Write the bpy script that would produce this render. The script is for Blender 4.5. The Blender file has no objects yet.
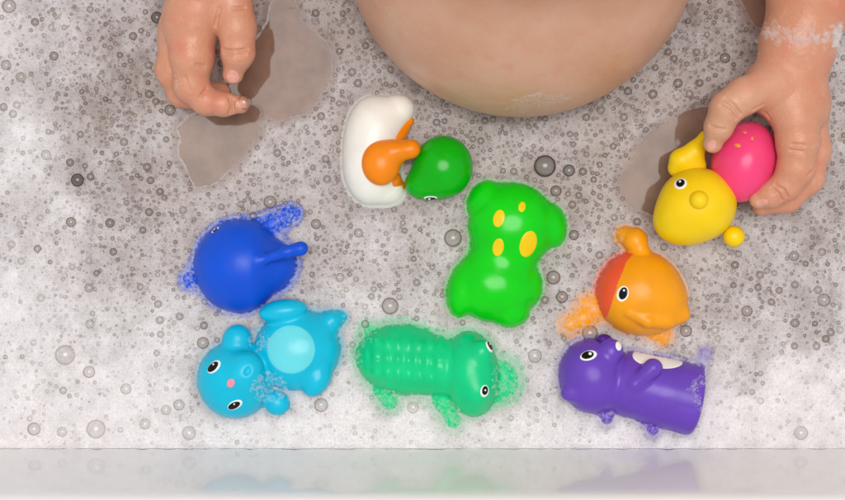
import bpy, math, random
import numpy as np
random.seed(7); RNG = np.random.default_rng(11)
S = 0.00065            # metres per design unit (one unit = 0.65 mm on the water)
HC = 1385.0            # camera height in units
CX, CY = 422.5, 250.0
sc = bpy.context.scene
COL = sc.collection
f32 = np.float32

# ------------------------------------------------------------------ coordinates
def q(px, py, z):
    """point seen at (px,py) that stands z above the water -> design coordinates (x right, y down, z up)"""
    k = (HC - z) / HC
    return np.array([CX + (px - CX) * k, CY + (py - CY) * k, z], dtype=f32)
def W(P):
    P = np.asarray(P, dtype=np.float64)
    return np.stack([(P[..., 0] - CX) * S, (CY - P[..., 1]) * S, P[..., 2] * S], axis=-1)

# ------------------------------------------------------------------ signed distance modelling
def smin(a, b, k):
    if k <= 0: return np.minimum(a, b)
    h = np.clip(0.5 + 0.5 * (b - a) / k, 0, 1)
    return b * (1 - h) + a * h - k * h * (1 - h)
def smax(a, b, k): return -smin(-a, -b, k)
def rotm(ax, ay, az):
    ax, ay, az = map(math.radians, (ax, ay, az))
    cx, sx, cy, sy, cz, sz = math.cos(ax), math.sin(ax), math.cos(ay), math.sin(ay), math.cos(az), math.sin(az)
    X = np.array([[1,0,0],[0,cx,-sx],[0,sx,cx]]); Y = np.array([[cy,0,sy],[0,1,0],[-sy,0,cy]]); Z = np.array([[cz,-sz,0],[sz,cz,0],[0,0,1]])
    return (Z @ Y @ X).astype(f32)
def ell(px, py, z, rx, ry, rz, az=0, ax=0, ay=0, raw=False):
    c = np.array([px, py, z], f32) if raw else q(px, py, z)
    r = np.array([rx, ry, rz], f32); R = rotm(ax, ay, az)
    def f(P):
        p = (P - c) @ R
        a = p / r; k0 = np.sqrt((a * a).sum(1)) + 1e-6
        b = a / r; k1 = np.sqrt((b * b).sum(1)) + 1e-9
        return k0 * (k0 - 1) / k1
    return f
def cap(p1, r1, p2, r2, raw=False):
    a = np.array(p1, f32) if raw else q(*p1); b = np.array(p2, f32) if raw else q(*p2)
    d = b - a; dd = float(d @ d) + 1e-6
    def f(P):
        t = np.clip(((P - a) @ d) / dd, 0, 1)
        v = P - a - t[:, None] * d
        t = t * t * (3 - 2 * t)
        return np.sqrt((v * v).sum(1)) - (r1 + (r2 - r1) * t)
    return f
def chain(pts, k=6, raw=False):
    fs = [cap(pts[i][:3], pts[i][3], pts[i+1][:3], pts[i+1][3], raw) for i in range(len(pts) - 1)]
    return U(fs, k)
def U(fs, k=0):
    def f(P):
        d = fs[0](P)
        for g in fs[1:]: d = smin(d, g(P), k)
        return d
    return f
def cut(f, g, k=2):
    return lambda P: smax(f(P), -g(P), k)
def plane(px, py, az):
    c = q(px, py, 20); n = np.array([math.cos(math.radians(az)), math.sin(math.radians(az)), 0], f32)
    return lambda P: (P - c) @ n
def inter(f, g, k=3): return lambda P: smax(f(P), g(P), k)

def chunked(f, P, n=400000):
    if len(P) <= n: return f(P)
    return np.concatenate([f(P[i:i+n]) for i in range(0, len(P), n)])
def grad(f, P, e=0.4):
    G = np.empty_like(P)
    for i in range(3):
        d = np.zeros(3, f32); d[i] = e
        G[:, i] = (chunked(f, P + d) - chunked(f, P - d)) / (2 * e)
    return G
def mesh_sdf(f, lo, hi, h):
    """surface nets on a block-sparse grid, then the vertices are pulled onto the surface"""
    B = 8
    lo = np.array(lo, f32); n = np.ceil((np.array(hi) - lo) / (h * B)).astype(int)
    N = n * B
    bi = np.stack(np.meshgrid(*[np.arange(k) for k in n], indexing='ij'), -1).reshape(-1, 3)
    bc = (lo + (bi * B + (B - 1) / 2) * h).astype(f32)
    fb = chunked(f, bc)
    F = np.repeat(np.repeat(np.repeat(fb.reshape(n), B, 0), B, 1), B, 2).astype(f32)
    act = bi[np.abs(fb) < B * h * 1.75]
    loc = np.stack(np.meshgrid(*[np.arange(B)] * 3, indexing='ij'), -1).reshape(-1, 3)
    for i in range(0, len(act), 800):
        idx = (act[i:i+800, None, :] * B + loc[None]).reshape(-1, 3)
        F[idx[:, 0], idx[:, 1], idx[:, 2]] = f((lo + idx * h).astype(f32))
    s = F < 0
    c = [s[x:N[0]-1+x, y:N[1]-1+y, z:N[2]-1+z] for x in (0,1) for y in (0,1) for z in (0,1)]
    cnt = sum(k.astype(np.int8) for k in c)
    cells = np.argwhere((cnt > 0) & (cnt < 8))
    vid = -np.ones(N - 1, dtype=np.int32); vid[tuple(cells.T)] = np.arange(len(cells))
    acc = np.zeros((len(cells), 3)); num = np.zeros(len(cells))
    offs = [(x,y,z) for x in (0,1) for y in (0,1) for z in (0,1)]
    for a in offs:
        for ax in range(3):
            if a[ax]: continue
            b = list(a); b[ax] = 1
            ia = cells + a; ib = cells + b
            fa = F[tuple(ia.T)]; fb2 = F[tuple(ib.T)]
            m = (fa < 0) != (fb2 < 0)
            t = np.where(m, fa / np.where(fa == fb2, 1, fa - fb2), 0)
            p = ia + 0.0; p[:, ax] += t
            acc[m] += p[m]; num[m] += 1
    V = (lo + acc / num[:, None] * h).astype(f32)
    faces = []
    for ax in range(3):
        o = [i for i in range(3) if i != ax]
        a = np.moveaxis(s, ax, 0)
        e = np.argwhere(a[:-1] != a[1:])
        e2 = np.empty_like(e); e2[:, ax] = e[:, 0]; e2[:, o[0]] = e[:, 1]; e2[:, o[1]] = e[:, 2]
        ok = np.all((e2[:, o] > 0) & (e2[:, o] < (N - 1)[o]), axis=1); e2 = e2[ok]
        qd = []
        for du, dv in ((-1,-1),(0,-1),(0,0),(-1,0)):
            g = e2.copy(); g[:, o[0]] += du; g[:, o[1]] += dv
            qd.append(vid[tuple(g.T)])
        faces.append(np.stack(qd, 1))
    Q = np.concatenate(faces); Q = Q[(Q >= 0).all(1)]
    for _ in range(3):
        G = grad(f, V); v = chunked(f, V)
        st = v / np.maximum((G * G).sum(1), 0.05)
        V = (V - np.clip(st, -h, h)[:, None] * G).astype(f32)
    G = grad(f, V); G /= np.linalg.norm(G, axis=1, keepdims=True) + 1e-9
    fn = np.cross(V[Q[:, 2]] - V[Q[:, 0]], V[Q[:, 3]] - V[Q[:, 1]])
    flip = (fn * G[Q[:, 0]]).sum(1) < 0
    Q[flip] = Q[flip][:, ::-1]
    return V, Q, G

# ------------------------------------------------------------------ blender objects
def quads_mesh(name, V, Q, N=None, origin=(0,0,0), smooth=True):
    """V, N in design coordinates (y down), Q quads wound for that frame"""
    me = bpy.data.meshes.new(name)
    w = W(V) - np.array(origin)
    Q = np.ascontiguousarray(Q[:, ::-1]).astype(np.int32)
    me.vertices.add(len(w)); me.vertices.foreach_set('co', w.astype(f32).ravel())
    me.loops.add(Q.size); me.loops.foreach_set('vertex_index', Q.ravel())
    me.polygons.add(len(Q)); me.polygons.foreach_set('loop_start', np.arange(0, Q.size, 4, dtype=np.int32))
    me.polygons.foreach_set('use_smooth', np.full(len(Q), smooth))
    me.update(calc_edges=True); me.validate()
    if N is not None:
        n = N.astype(np.float64) * np.array([1, -1, 1])
        if len(me.vertices) == len(n): me.normals_split_custom_set_from_vertices(n.tolist())
    return me
def link(name, me, mat=None, parent=None, loc=(0,0,0)):
    o = bpy.data.objects.new(name, me); COL.objects.link(o)
    if mat is not None and me is not None and not me.materials: me.materials.append(mat)
    if parent is not None: o.parent = parent
    else: o.location = loc
    return o
def tag(o, label=None, cat=None, group=None, kind=None):
    if label: o['label'] = label
    if cat: o['category'] = cat
    if group: o['group'] = group
    if kind: o['kind'] = kind
    return o
def submesh(V, Q, N, m):
    q2 = Q[m]; u, inv = np.unique(q2, return_inverse=True)
    return V[u], inv.reshape(q2.shape), N[u]

ALLF = []     # (sdf, bbox) of everything standing in the water
def sdf_thing(name, label, cat, base, parts, mats, K, lo, hi, h=1.4, override=None, separate=False, flare=5.0):
    """parts: list of (part name, sdf, material key); the blended surface is split between the parts"""
    # added waterline flare, shaped so toy colour bleeds into the foam as a halo
    def swell(g): return (lambda P: g(P) - flare * np.exp(-((P[:, 2] - 0.3) / 3.6) ** 2)) if flare else g
    parts = [(p[0], swell(p[1]), p[2]) for p in parts]
    fs = [p[1] for p in parts]
    f = U(fs, K)
    if not separate: V, Q, N = mesh_sdf(f, lo, hi, h)
    root = bpy.data.objects.new(name, None); COL.objects.link(root); root.empty_display_size = 0.01
    org = W(q(*base)); root.location = org
    tag(root, label, cat)
    objs = {}
    if separate:
        for pn, g, mk in parts:
            v, qq, n = mesh_sdf(g, lo, hi, h)
            objs.setdefault(pn, []).append(link(pn, quads_mesh(pn, v, qq, n, org), mats[mk], root))
        ALLF.append((f, np.array(lo, f32), np.array(hi, f32)))
        return root, f, org, objs
    C = V[Q].mean(1)
    lab = np.argmin(np.stack([g(C) for g in fs]), 0)
    if override: lab = override(C, lab)
    objs = {}
    for i, (pn, _, mk) in enumerate(parts):
        m = lab == i
        if not m.any(): continue
        v, qq, n = submesh(V, Q, N, m)
        objs.setdefault(pn, []).append(link(pn, quads_mesh(pn, v, qq, n, org), mats[mk], root))
    ALLF.append((f, np.array(lo, f32), np.array(hi, f32)))
    return root, f, org, objs
def decal(name, f, c, rx, ry, ang, mat, parent, org, lift=0.7, d=(0,0,-1), zc=None, seg=40, rings=10, lobes=None, raw=False):
    """thin raised painted / moulded spot lying on the surface f, seen at pixel c, pushed along direction d"""
    zc = 30 if zc is None else zc
    c = np.array([c[0], c[1], zc], f32) if raw else q(c[0], c[1], zc); d = np.array(d, float); d /= np.linalg.norm(d)
    a = math.radians(ang)
    u = np.array([math.cos(a), math.sin(a), 0]); v = np.array([-math.sin(a), math.cos(a), 0])
    if abs(d[2]) < 0.95:
        u = u - d * (u @ d); u /= np.linalg.norm(u); v = np.cross(d, u)
    P = [c * 1.0]; T = [0.0]
    for i in range(1, rings + 1):
        t = i / rings
        for k in range(seg):
            th = 2 * math.pi * k / seg
            rr = 1.0 if lobes is None else lobes(th)
            P.append(c + u * math.cos(th) * rx * t * rr + v * math.sin(th) * ry * t * rr); T.append(t)
    P = np.array(P, f32); T = np.array(T, f32)
    P = (P - d * 90).astype(f32)
    for _ in range(60):
        P = (P + np.clip(f(P) * 0.8, -6, 30)[:, None] * d).astype(f32)
    G = grad(f, P); G /= np.linalg.norm(G, axis=1, keepdims=True) + 1e-9
    off = lift * np.sqrt(np.clip(1 - T ** 8, 0, 1)) - 0.25 * (T >= 0.999)
    P = (P + G * off[:, None]).astype(f32)
    Fq = []
    for k in range(seg):
        k2 = (k + 1) % seg
        for i in range(rings - 1):
            Fq.append((1 + i*seg + k, 1 + (i+1)*seg + k, 1 + (i+1)*seg + k2, 1 + i*seg + k2))
    tri = [(0, 1 + k, 1 + (k + 1) % seg) for k in range(seg)]
    me = bpy.data.meshes.new(name)
    w = W(P) - np.array(org)
    nrm = np.cross(w[Fq[0][2]] - w[Fq[0][0]], w[Fq[0][3]] - w[Fq[0][1]]) @ (G[Fq[0][0]] * np.array([1, -1, 1]))
    if nrm < 0: Fq = [x[::-1] for x in Fq]
    t0 = np.cross(w[tri[0][1]] - w[0], w[tri[0][2]] - w[0]) @ (G[0] * np.array([1, -1, 1]))
    if t0 < 0: tri = [x[::-1] for x in tri]
    me.from_pydata(w.tolist(), [], Fq + tri); me.polygons.foreach_set('use_smooth', np.ones(len(me.polygons), bool)); me.update()
    return link(name, me, mat, parent)

# ------------------------------------------------------------------ materials
def lin(c): 
    c = np.array(c, float) / 255
    return np.where(c <= 0.04045, c / 12.92, ((c + 0.055) / 1.055) ** 2.4)
def newmat(name):
    m = bpy.data.materials.new(name); m.use_nodes = True
    nt = m.node_tree; nt.nodes.clear()
    out = nt.nodes.new('ShaderNodeOutputMaterial')
    return m, nt, out
class NT:
    def __init__(s, nt): s.nt = nt
    def n(s, t, **kw):
        x = s.nt.nodes.new(t)
        for k, v in kw.items(): setattr(x, k, v)
        return x
    def l(s, a, b): s.nt.links.new(a, b)
    def put(s, sock, v):
        if hasattr(v, 'is_output'): s.l(v, sock)
        else: sock.default_value = v
    def math(s, op, a, b=0.0, c=None, clamp=False):
        x = s.n('ShaderNodeMath', operation=op, use_clamp=clamp)
        s.put(x.inputs[0], a); s.put(x.inputs[1], b)
        if c is not None: s.put(x.inputs[2], c)
        return x.outputs[0]
    def mr(s, v, a, b, c, d, smooth=False):
        x = s.n('ShaderNodeMapRange', interpolation_type='SMOOTHSTEP' if smooth else 'LINEAR')
        for i, k in enumerate((v, a, b, c, d)): s.put(x.inputs[i], k)
        return x.outputs[0]
    def mixc(s, f, a, b):
        x = s.n('ShaderNodeMix', data_type='RGBA')
        s.put(x.inputs[0], f); s.put(x.inputs[6], a); s.put(x.inputs[7], b)
        return x.outputs[2]
def c4(c): return (float(c[0]), float(c[1]), float(c[2]), 1.0)
def obj_px(t):
    """object coordinates in design units"""
    tc = t.n('ShaderNodeTexCoord'); vm = t.n('ShaderNodeVectorMath', operation='SCALE')
    t.l(tc.outputs['Object'], vm.inputs[0]); vm.inputs['Scale'].default_value = 1 / S
    return vm.outputs[0]
def noise(t, vec, scale, det=2, rough=0.5):
    x = t.n('ShaderNodeTexNoise'); t.l(vec, x.inputs['Vector'])
    x.inputs['Scale'].default_value = scale; x.inputs['Detail'].default_value = det; x.inputs['Roughness'].default_value = rough
    return x.outputs['Fac']
def vinyl(name, rgb, rough=0.28, sss=0, gain=1.0, spec=0.31, wet=True):
    base = np.clip(lin(rgb) * gain, 0.0015, 0.9)
    m, nt, out = newmat(name); t = NT(nt)
    b = t.n('ShaderNodeBsdfPrincipled'); t.l(b.outputs[0], out.inputs[0])
    v = obj_px(t)
    n1 = noise(t, v, 0.035, 3); n2 = noise(t, v, 0.05, 2)
    col = t.mixc(t.mr(n1, 0.3, 0.7, 0, 1), c4(base * 0.94), c4(np.minimum(base * 1.05, 0.95)))
    t.l(col, b.inputs['Base Color'])
    t.l(t.mr(n2, 0.3, 0.7, rough * 0.8, rough * 1.25), b.inputs['Roughness'])
    b.inputs['Specular IOR Level'].default_value = spec
    if sss:
        b.inputs['Subsurface Weight'].default_value = sss
        b.inputs['Subsurface Radius'].default_value = c4(base / base.max() * 0.8 + 0.2)[:3]
        b.inputs['Subsurface Scale'].default_value = 0.003
    hgt = t.math('MULTIPLY', noise(t, v, 0.06, 1), 0.8)     # soft unevenness of the moulding
    bp = t.n('ShaderNodeBump'); bp.inputs['Strength'].default_value = 0.5; bp.inputs['Distance'].default_value = S
    t.l(hgt, bp.inputs['Height']); t.l(bp.outputs[0], b.inputs['Normal'])
    return m
M = {
    'white': vinyl('white_vinyl', (244, 239, 228), gain=1.0),
    'duck_orange': vinyl('duck_orange_vinyl', (255, 135, 10)),
    'duck_green': vinyl('duck_green_vinyl', (8, 176, 14), rough=0.2),
    'frog_green': vinyl('frog_green_vinyl', (10, 208, 16), rough=0.2),
    'frog_spot': vinyl('frog_spot_paint', (250, 205, 12), sss=0),
    'whale_blue': vinyl('whale_blue_vinyl', (0, 80, 212), rough=0.38),
    'cyan': vinyl('otter_cyan_vinyl', (10, 188, 220), rough=0.3),
    'pale_cyan': vinyl('pale_cyan_paint', (104, 218, 228), rough=0.25, sss=0),
    'croc': vinyl('crocodile_green_vinyl', (0, 206, 132), rough=0.3, spec=0.3),
    'fish_orange': vinyl('fish_orange_vinyl', (255, 158, 14), rough=0.3),
    'fish_red': vinyl('fish_red_paint', (252, 88, 50)),
    'purple': vinyl('hippo_purple_vinyl', (106, 68, 184), rough=0.3),
    'dark_purple': vinyl('dark_purple_vinyl', (76, 28, 130), rough=0.3),
    'white_paint': vinyl('white_paint', (250, 246, 240), sss=0, wet=False),
    'yellow': vinyl('bird_yellow_vinyl', (255, 204, 8), rough=0.36),
    'pink': vinyl('bird_pink_vinyl', (253, 70, 124), rough=0.25),
    'gold': vinyl('gold_fleck_paint', (235, 160, 60), sss=0, wet=False),
    'black': vinyl('black_eye_paint', (14, 12, 14), rough=0.15, sss=0, wet=False),
    'nose_pink': vinyl('nose_pink_paint', (244, 150, 170), sss=0, wet=False),
}
def skin_mat():
    m, nt, out = newmat('skin'); t = NT(nt)
    b = t.n('ShaderNodeBsdfPrincipled'); t.l(b.outputs[0], out.inputs[0])
    v = obj_px(t)
    a = lin((216, 165, 132)); r = lin((210, 136, 108)); p = lin((222, 178, 150))
    col = t.mixc(t.mr(noise(t, v, 0.016, 3), 0.35, 0.65, 0, 1), c4(a * 0.92), c4(p * 0.95))
    col = t.mixc(t.mr(noise(t, v, 0.07, 4, 0.6), 0.5, 0.8, 0, 0.4), col, c4(r))
    col = t.mixc(t.mr(noise(t, v, 0.9, 3), 0.4, 0.8, 0, 0.3), col, c4(r * 0.85))
    at = t.n('ShaderNodeAttribute', attribute_name='tan')
    col = t.mixc(t.math('MULTIPLY', at.outputs['Fac'], 0.7), col, c4(lin((208, 138, 106))))
    blotch = t.math('MULTIPLY', t.mr(noise(t, v, 0.055, 4, 0.6), 0.5, 0.72, 0, 0.6), at.outputs['Fac'])
    col = t.mixc(blotch, col, c4(lin((214, 112, 96))))
    pale = t.math('MULTIPLY', t.mr(noise(t, v, 0.11, 3, 0.6), 0.5, 0.75, 0, 0.45), at.outputs['Fac'])
    col = t.mixc(pale, col, c4(lin((226, 176, 144))))
    t.l(col, b.inputs['Base Color'])
    b.inputs['Subsurface Weight'].default_value = 0.25
    b.inputs['Subsurface Radius'].default_value = (1.0, 0.35, 0.18); b.inputs['Subsurface Scale'].default_value = 0.004
    t.l(t.mr(noise(t, v, 0.05, 3), 0.35, 0.65, 0.30, 0.52), b.inputs['Roughness'])
    b.inputs['Specular IOR Level'].default_value = 0.45
    vo = t.n('ShaderNodeTexVoronoi'); t.l(v, vo.inputs['Vector']); vo.inputs['Scale'].default_value = 0.45
    h = t.math('ADD', t.math('MULTIPLY', vo.outputs['Distance'], 0.34), t.math('MULTIPLY', noise(t, v, 0.25, 4, 0.6), 1.0))
    bp = t.n('ShaderNodeBump'); bp.inputs['Strength'].default_value = 0.45; bp.inputs['Distance'].default_value = S
    t.l(h, bp.inputs['Height']); t.l(bp.outputs[0], b.inputs['Normal'])
    return m
M['skin'] = skin_mat()
M['nail'] = vinyl('nail', (228, 166, 148), rough=0.15, sss=0, wet=False)
M['polish'] = vinyl('nail_polish', (226, 60, 110), rough=0.2, sss=0, wet=False)
M['hair'] = vinyl('hair', (52, 34, 24), rough=0.5, sss=0, wet=False)

# ------------------------------------------------------------------ toys
def eye(f, org, root, c, rx, ry, ang, pr=0.72, pofs=(0, 0), hofs=(-1.0, -1.8), d=(0,0,-1), zc=None, white=True):
    if white:
        e = decal('eye', f, c, rx, ry, ang, M['white_paint'], root, org, 0.5, d, zc)
    else:
        e = root
    p = decal('pupil', f, (c[0] + pofs[0], c[1] + pofs[1]), rx * pr, ry * pr * 1.08, ang, M['black'], e if white else root, org if not white else (0,0,0), 0.9, d, zc) if not white else None
    if white:
        p = decal('pupil', f, (c[0] + pofs[0], c[1] + pofs[1]), rx * pr, ry * pr * 1.08, ang, M['black'], e, org, 0.9, d, zc)
        decal('highlight', f, (c[0] + pofs[0] + hofs[0], c[1] + pofs[1] + hofs[1]), rx * 0.24, rx * 0.26, ang, M['white_paint'], e, org, 1.3, d, zc, 16, 3)
    return e
def box(x0, y0, x1, y1, z0, z1): return (x0, y0, z0), (x1, y1, z1)

# duck lying on its side
duck_body = U([ell(372,151,5,29.5,53,31,3), cap((378,124,8),22,(400,109,8),14.5), cap((374,176,4),20,(391,190,2),13)], 18)
duck_bill = U([ell(381,163,33,19,22,13), cap((393,152,36),12,(411,149,36),9.5)], 7)
duck_under = U([cap((409,121,8),5,(394,140,16),10), cap((392,180,12),10,(399,186,6),6)], 8)
duck_head = U([ell(443,167,16,29.5,31,27), ell(423,184,14,18,15,17)], 12)
r, f, org, o = sdf_thing('toy_duck', 'white duck bath toy with green head and orange bill lying on its side', 'bath toy',
    (400,160,0), [('body', duck_body, 'white'), ('bill', duck_bill, 'duck_orange'), ('lower_bill', duck_under, 'duck_orange'), ('head', duck_head, 'duck_green')], M, 0.3,
    *box(332,82,484,214,-36,60), separate=True, flare=3)
eye(f, org, r, (430.5,194.5), 7, 3.6, -4, 0.78, (0.3,0.8), (-1.5,-0.6), d=(0,-0.75,-1), zc=18)
decal('nostril', f, (405,146), 1.6, 1.2, 0, M['duck_orange'], r, org, 0.3, zc=40)

# frog on its front, spotted
frog_body = U([ell(512,225,10,43,42,29,15), ell(495,285,8,42,37,27,10)], 17)
frog_parts = [('body', frog_body, 'frog_green'),
    ('leg', ell(484,199,8,15,20,17,35), 'frog_green'), ('leg', ell(551,225,8,15,22,18,-12), 'frog_green'),
    ('leg', ell(461,292,8,14,25,18,6), 'frog_green'), ('leg', ell(511,313,8,18,14,18,-8), 'frog_green'), ('leg', ell(529,287,6,13,19,14,5), 'frog_green')]
r, f, org, o = sdf_thing('toy_frog', 'bright green frog bath toy with four yellow spots on its back', 'bath toy', (508,255,0), frog_parts, M, 5,
    *box(432,164,584,340,-34,62))
for c, rx, ry, a in (((498.5,218.5),5.6,9,14), ((521.6,207),3.6,5.4,14), ((498,247.3),5.6,9,8), ((528,244),8.6,13.6,16)):
    decal('spot', f, c, rx, ry, a, M['frog_spot'], r, org, 0.4)

# whale
whale_body = U([ell(237,267,6,42,45,38,-12), cap((252,262,6),35,(276,264,4),20)], 22)
whale_fin = chain([(262,260,38,5),(286,252,42,5.5),(301,248.5,43,7)], 4)
r, f, org, o = sdf_thing('toy_whale', 'dark blue whale bath toy with one raised fin, floating left of the duck', 'bath toy', (244,266,0),
    [('body', whale_body, 'whale_blue'), ('fin', whale_fin, 'whale_blue'), ('tail', cap((266,228,-5),12,(291,214,0.5),7), 'whale_blue'), ('flipper', cap((204,270,-6),11,(191,281,0),7.5), 'whale_blue')], M, 7,
    *box(174,198,324,326,-40,62), flare=7)
eye(f, org, r, (215,229.8), 4.6, 2.7, -42, 0.7, (0.6,0.8), (-1,-0.8), d=(0.45,0.6,-1), zc=22)

# otter on its back
ott_head = U([ell(235,380,8,37,38,33,-20), ell(245,372,31,17.5,20,13,20)], 7)
ott_head = cut(ott_head, ell(248,371,45.5,3.4,5.4,4,30), 2.5)
ott_parts = [('head', ott_head, 'cyan'), ('body', ell(297,350,6,43,40,29,-15), 'cyan'),
    ('ear', ell(237,340,13,14.5,15.5,12,15), 'cyan'), ('ear', ell(277,403,8,13,12,10,20), 'cyan'),
    ('paw', ell(283,311,18,24,11.5,13,-8), 'cyan'), ('paw', ell(317,379,16,13,19,13,32), 'cyan'),
    ('tail', chain([(318,330,8,15),(332,321,8,10),(341,317,6,5.5)], 5), 'cyan')]
r, f, org, o = sdf_thing('toy_otter', 'cyan otter bath toy floating on its back with a pale round tummy', 'bath toy', (272,362,0), ott_parts, M, 5.5,
    *box(184,286,360,434,-34,62), flare=6)
decal('tummy_patch', f, (291,349.5), 24.3, 24.3, 0, M['pale_cyan'], r, org, 0.5, seg=64, rings=16)
eye(f, org, r, (214.5,366.5), 4.8, 8.4, 48, 0.78, (-0.8,0.2), (0.6,-2.4))
eye(f, org, r, (235.5,404.5), 4.4, 8.4, 62, 0.78, (-0.8,0.3), (0.4,-1.8))
decal('nose', f, (232.5,382), 3.9, 4.8, 30, M['nose_pink'], r, org, 1.1)

# crocodile
croc_body = U([ell(398,358,-3,43,34,36,4), cap((405,360,-2),31,(450,368,-2),30)], 14)
croc_base = croc_body
def croc_body(P):
    # quilted back: rows of soft ridges
    x, y = P[:, 0], P[:, 1] - 0.10 * (P[:, 0] - 400) - 0.0016 * (P[:, 0] - 400) ** 2 * np.sign(P[:, 1] - 358)
    m = np.clip((x - 361) / 10, 0, 1) * np.clip((446 - x) / 10, 0, 1) * np.clip((33 - np.abs(y - 357)) / 8, 0, 1) * (P[:, 2] > 8)
    a = 0.5 + 0.5 * np.cos(2 * math.pi * (x - 376) / 11.2); b = 0.5 + 0.5 * np.cos(2 * math.pi * (y - 357) / 17.0)
    return croc_base(P) - 2.3 * m * (0.25 * a + 0.25 * b + 0.5 * a * b)
croc_head = U([ell(471,374,8,28,42,30,-6), ell(482,351,28,10,11,10), ell(477,391,28,11,12,10)], 9)
croc_parts = [('body', croc_body, 'croc'), ('head', croc_head, 'croc'), ('snout', ell(500,379,-1,21,23,12,0), 'croc'),
    ('leg', cap((384,386,-4),14,(390,402,-1.5),10), 'croc'), ('leg', cap((442,398,-4),14,(452,420,-1.5),10), 'croc'), ('leg', cap((378,340,-4),12,(370,332,-3),9), 'croc')]
r, f, org, o = sdf_thing('toy_crocodile', 'sea green crocodile bath toy with a ridged back, half sunk in foam', 'bath toy', (435,366,0), croc_parts, M, 3.5,
    *box(344,312,534,446,-40,54), h=1.2, flare=8)
eye(f, org, r, (490.5,346.5), 4.2, 6.2, -30, 0.7, (0.5,-0.8), (-0.6,-1.6), d=(-0.5,0.25,-1), zc=34)
eye(f, org, r, (484.5,391), 5.0, 6.2, 8, 0.7, (0,-0.6), (0,-0.4), d=(-0.2,0,-1), zc=36)

# fish
fish_body = U([ell(640,293,8,42,41,34,10), ell(662,304,10,22,22,22)], 14)
fish_lip = chain([(629,313,34,3.5),(648,321,34,6.5),(667,320,28,8.5),(681,314,19,9)], 2.5)
fish_parts = [('body', fish_body, 'fish_orange'), ('stripe', fish_body, 'fish_red'),
    ('mouth', fish_lip, 'fish_orange'), ('fin', chain([(625,235,6,8),(635,240,10,11),(641,252,14,9)], 6), 'fish_orange'),
    ('fin', cap((650,328,0),11,(662,336,-1),9), 'fish_orange'),
    ('tail', U([cap((600,309,-4),11,(584,317,-4),12.5), cap((582,318,-3),12,(569,325,-2),9.5), cap((600,304,-4),11,(586,303,-4),9)], 6), 'fish_orange')]
def fish_lab(C, lab):
    # the stripe is a painted band left of a curved line on the body
    xb = np.interp(C[:, 1], [250, 262, 282, 300, 318, 330], [634, 622, 613, 608, 604, 600])
    st = (C[:, 0] < xb) & ((lab == 0) | (lab == 1))
    lab = np.where(lab == 1, 0, lab); lab[st] = 1
    return lab
r, f, org, o = sdf_thing('toy_fish', 'orange goldfish bath toy with a red band behind its eye', 'bath toy', (640,295,0), fish_parts, M, 4,
    *box(552,218,702,352,-34,58), h=1.1, override=fish_lab)
eye(f, org, r, (621.5,293.5), 5.6, 8.2, 16, 0.74, (0.6,-0.4), (0.8,-3))

# hippo
hip_body = inter(cap((630,384,2),33,(690,399,2),35.5), plane(701,400,11), 5)
hip_body = cut(hip_body, ell(711,398,14,13,22,17,11), 4)
hip_parts = [('head', U([ell(592,376,6,33,37,32,-10), ell(570,393,22,9,8,7)], 7), 'purple'), ('body', hip_body, 'purple'),
    ('ear', ell(611,352,22,12,13,10,20), 'purple'), ('ear_tip', ell(604,338.5,18,7,4.5,5), 'dark_purple'),
    ('arm', cap((635,384,30),8,(653,368,33),9.5), 'purple'), ('tail', cap((700,366,-2),5,(705,353,0),4), 'purple'),
    ('leg', cap((598,404,-5),13,(606,417,-2),10), 'purple'), ('leg', cap((640,408,-5),13,(652,429,-2),9), 'purple')]
r, f, org, o = sdf_thing('toy_hippo', 'purple hippo bath toy lying on its side with a white back patch', 'bath toy', (632,386,0), hip_parts, M, 4,
    *box(544,322,726,450,-36,58))
decal('back_patch', hip_body, (661,359.5), 27, 9.4, 5, M['white_paint'], r, org, 0.45, seg=64, rings=14)
decal('inner_ear', f, (618.5,346), 3.2, 4.6, -10, M['white_paint'], r, org, 0.5, zc=28)
eye(f, org, r, (588.5,355.5), 8.8, 5.6, -18, 0.74, (-0.8,-0.2), (2.4,-1.2), d=(0,0.3,-1))

# yellow and pink bird held in the hand
bz = 34
bird_head = U([ell(697,205,bz+6,38,36,34,-8), ell(680,222,bz+2,25,21,24)], 14)
bird_parts = [('head', bird_head, 'yellow'),
    ('beak', ell(699,200,bz+39,9,9,8), 'yellow'),
    ('tuft', ell(734,236.5,bz+6,10.5,10.5,10.5), 'yellow'),
    ('wing', U([chain([(677,168,bz-6,9),(681,160,bz-2,10),(694,152,bz,9),(704,136,bz+2,5)], 6), ell(692,166,bz-2,14,12,9)], 6), 'yellow'),
    ('body', ell(744,162,bz+4,31,40,33,17), 'pink')]
r, f, org, o = sdf_thing('toy_bird', 'yellow and pink bird bath toy gripped in the hand', 'bath toy', (712,190,bz-30), bird_parts, M, 0.3,
    *box(640,104,790,258,-8,96), separate=True, flare=0)
eye(f, org, r, (680.5,183), 6.4, 6.4, 0, 0.68, (0.2,-0.4), (-0.3,-1.6), zc=bz+30, d=(0.15,0.2,-1))
for c, a, b in (((738.5,145),3.2,2), ((747,131.5),1.8,1.4), ((753,138),1.4,2.2)):
    decal('fleck', f, c, a, b, 20, M['gold'], r, org, 0.3, zc=bz+35, seg=10, rings=3)

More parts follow.
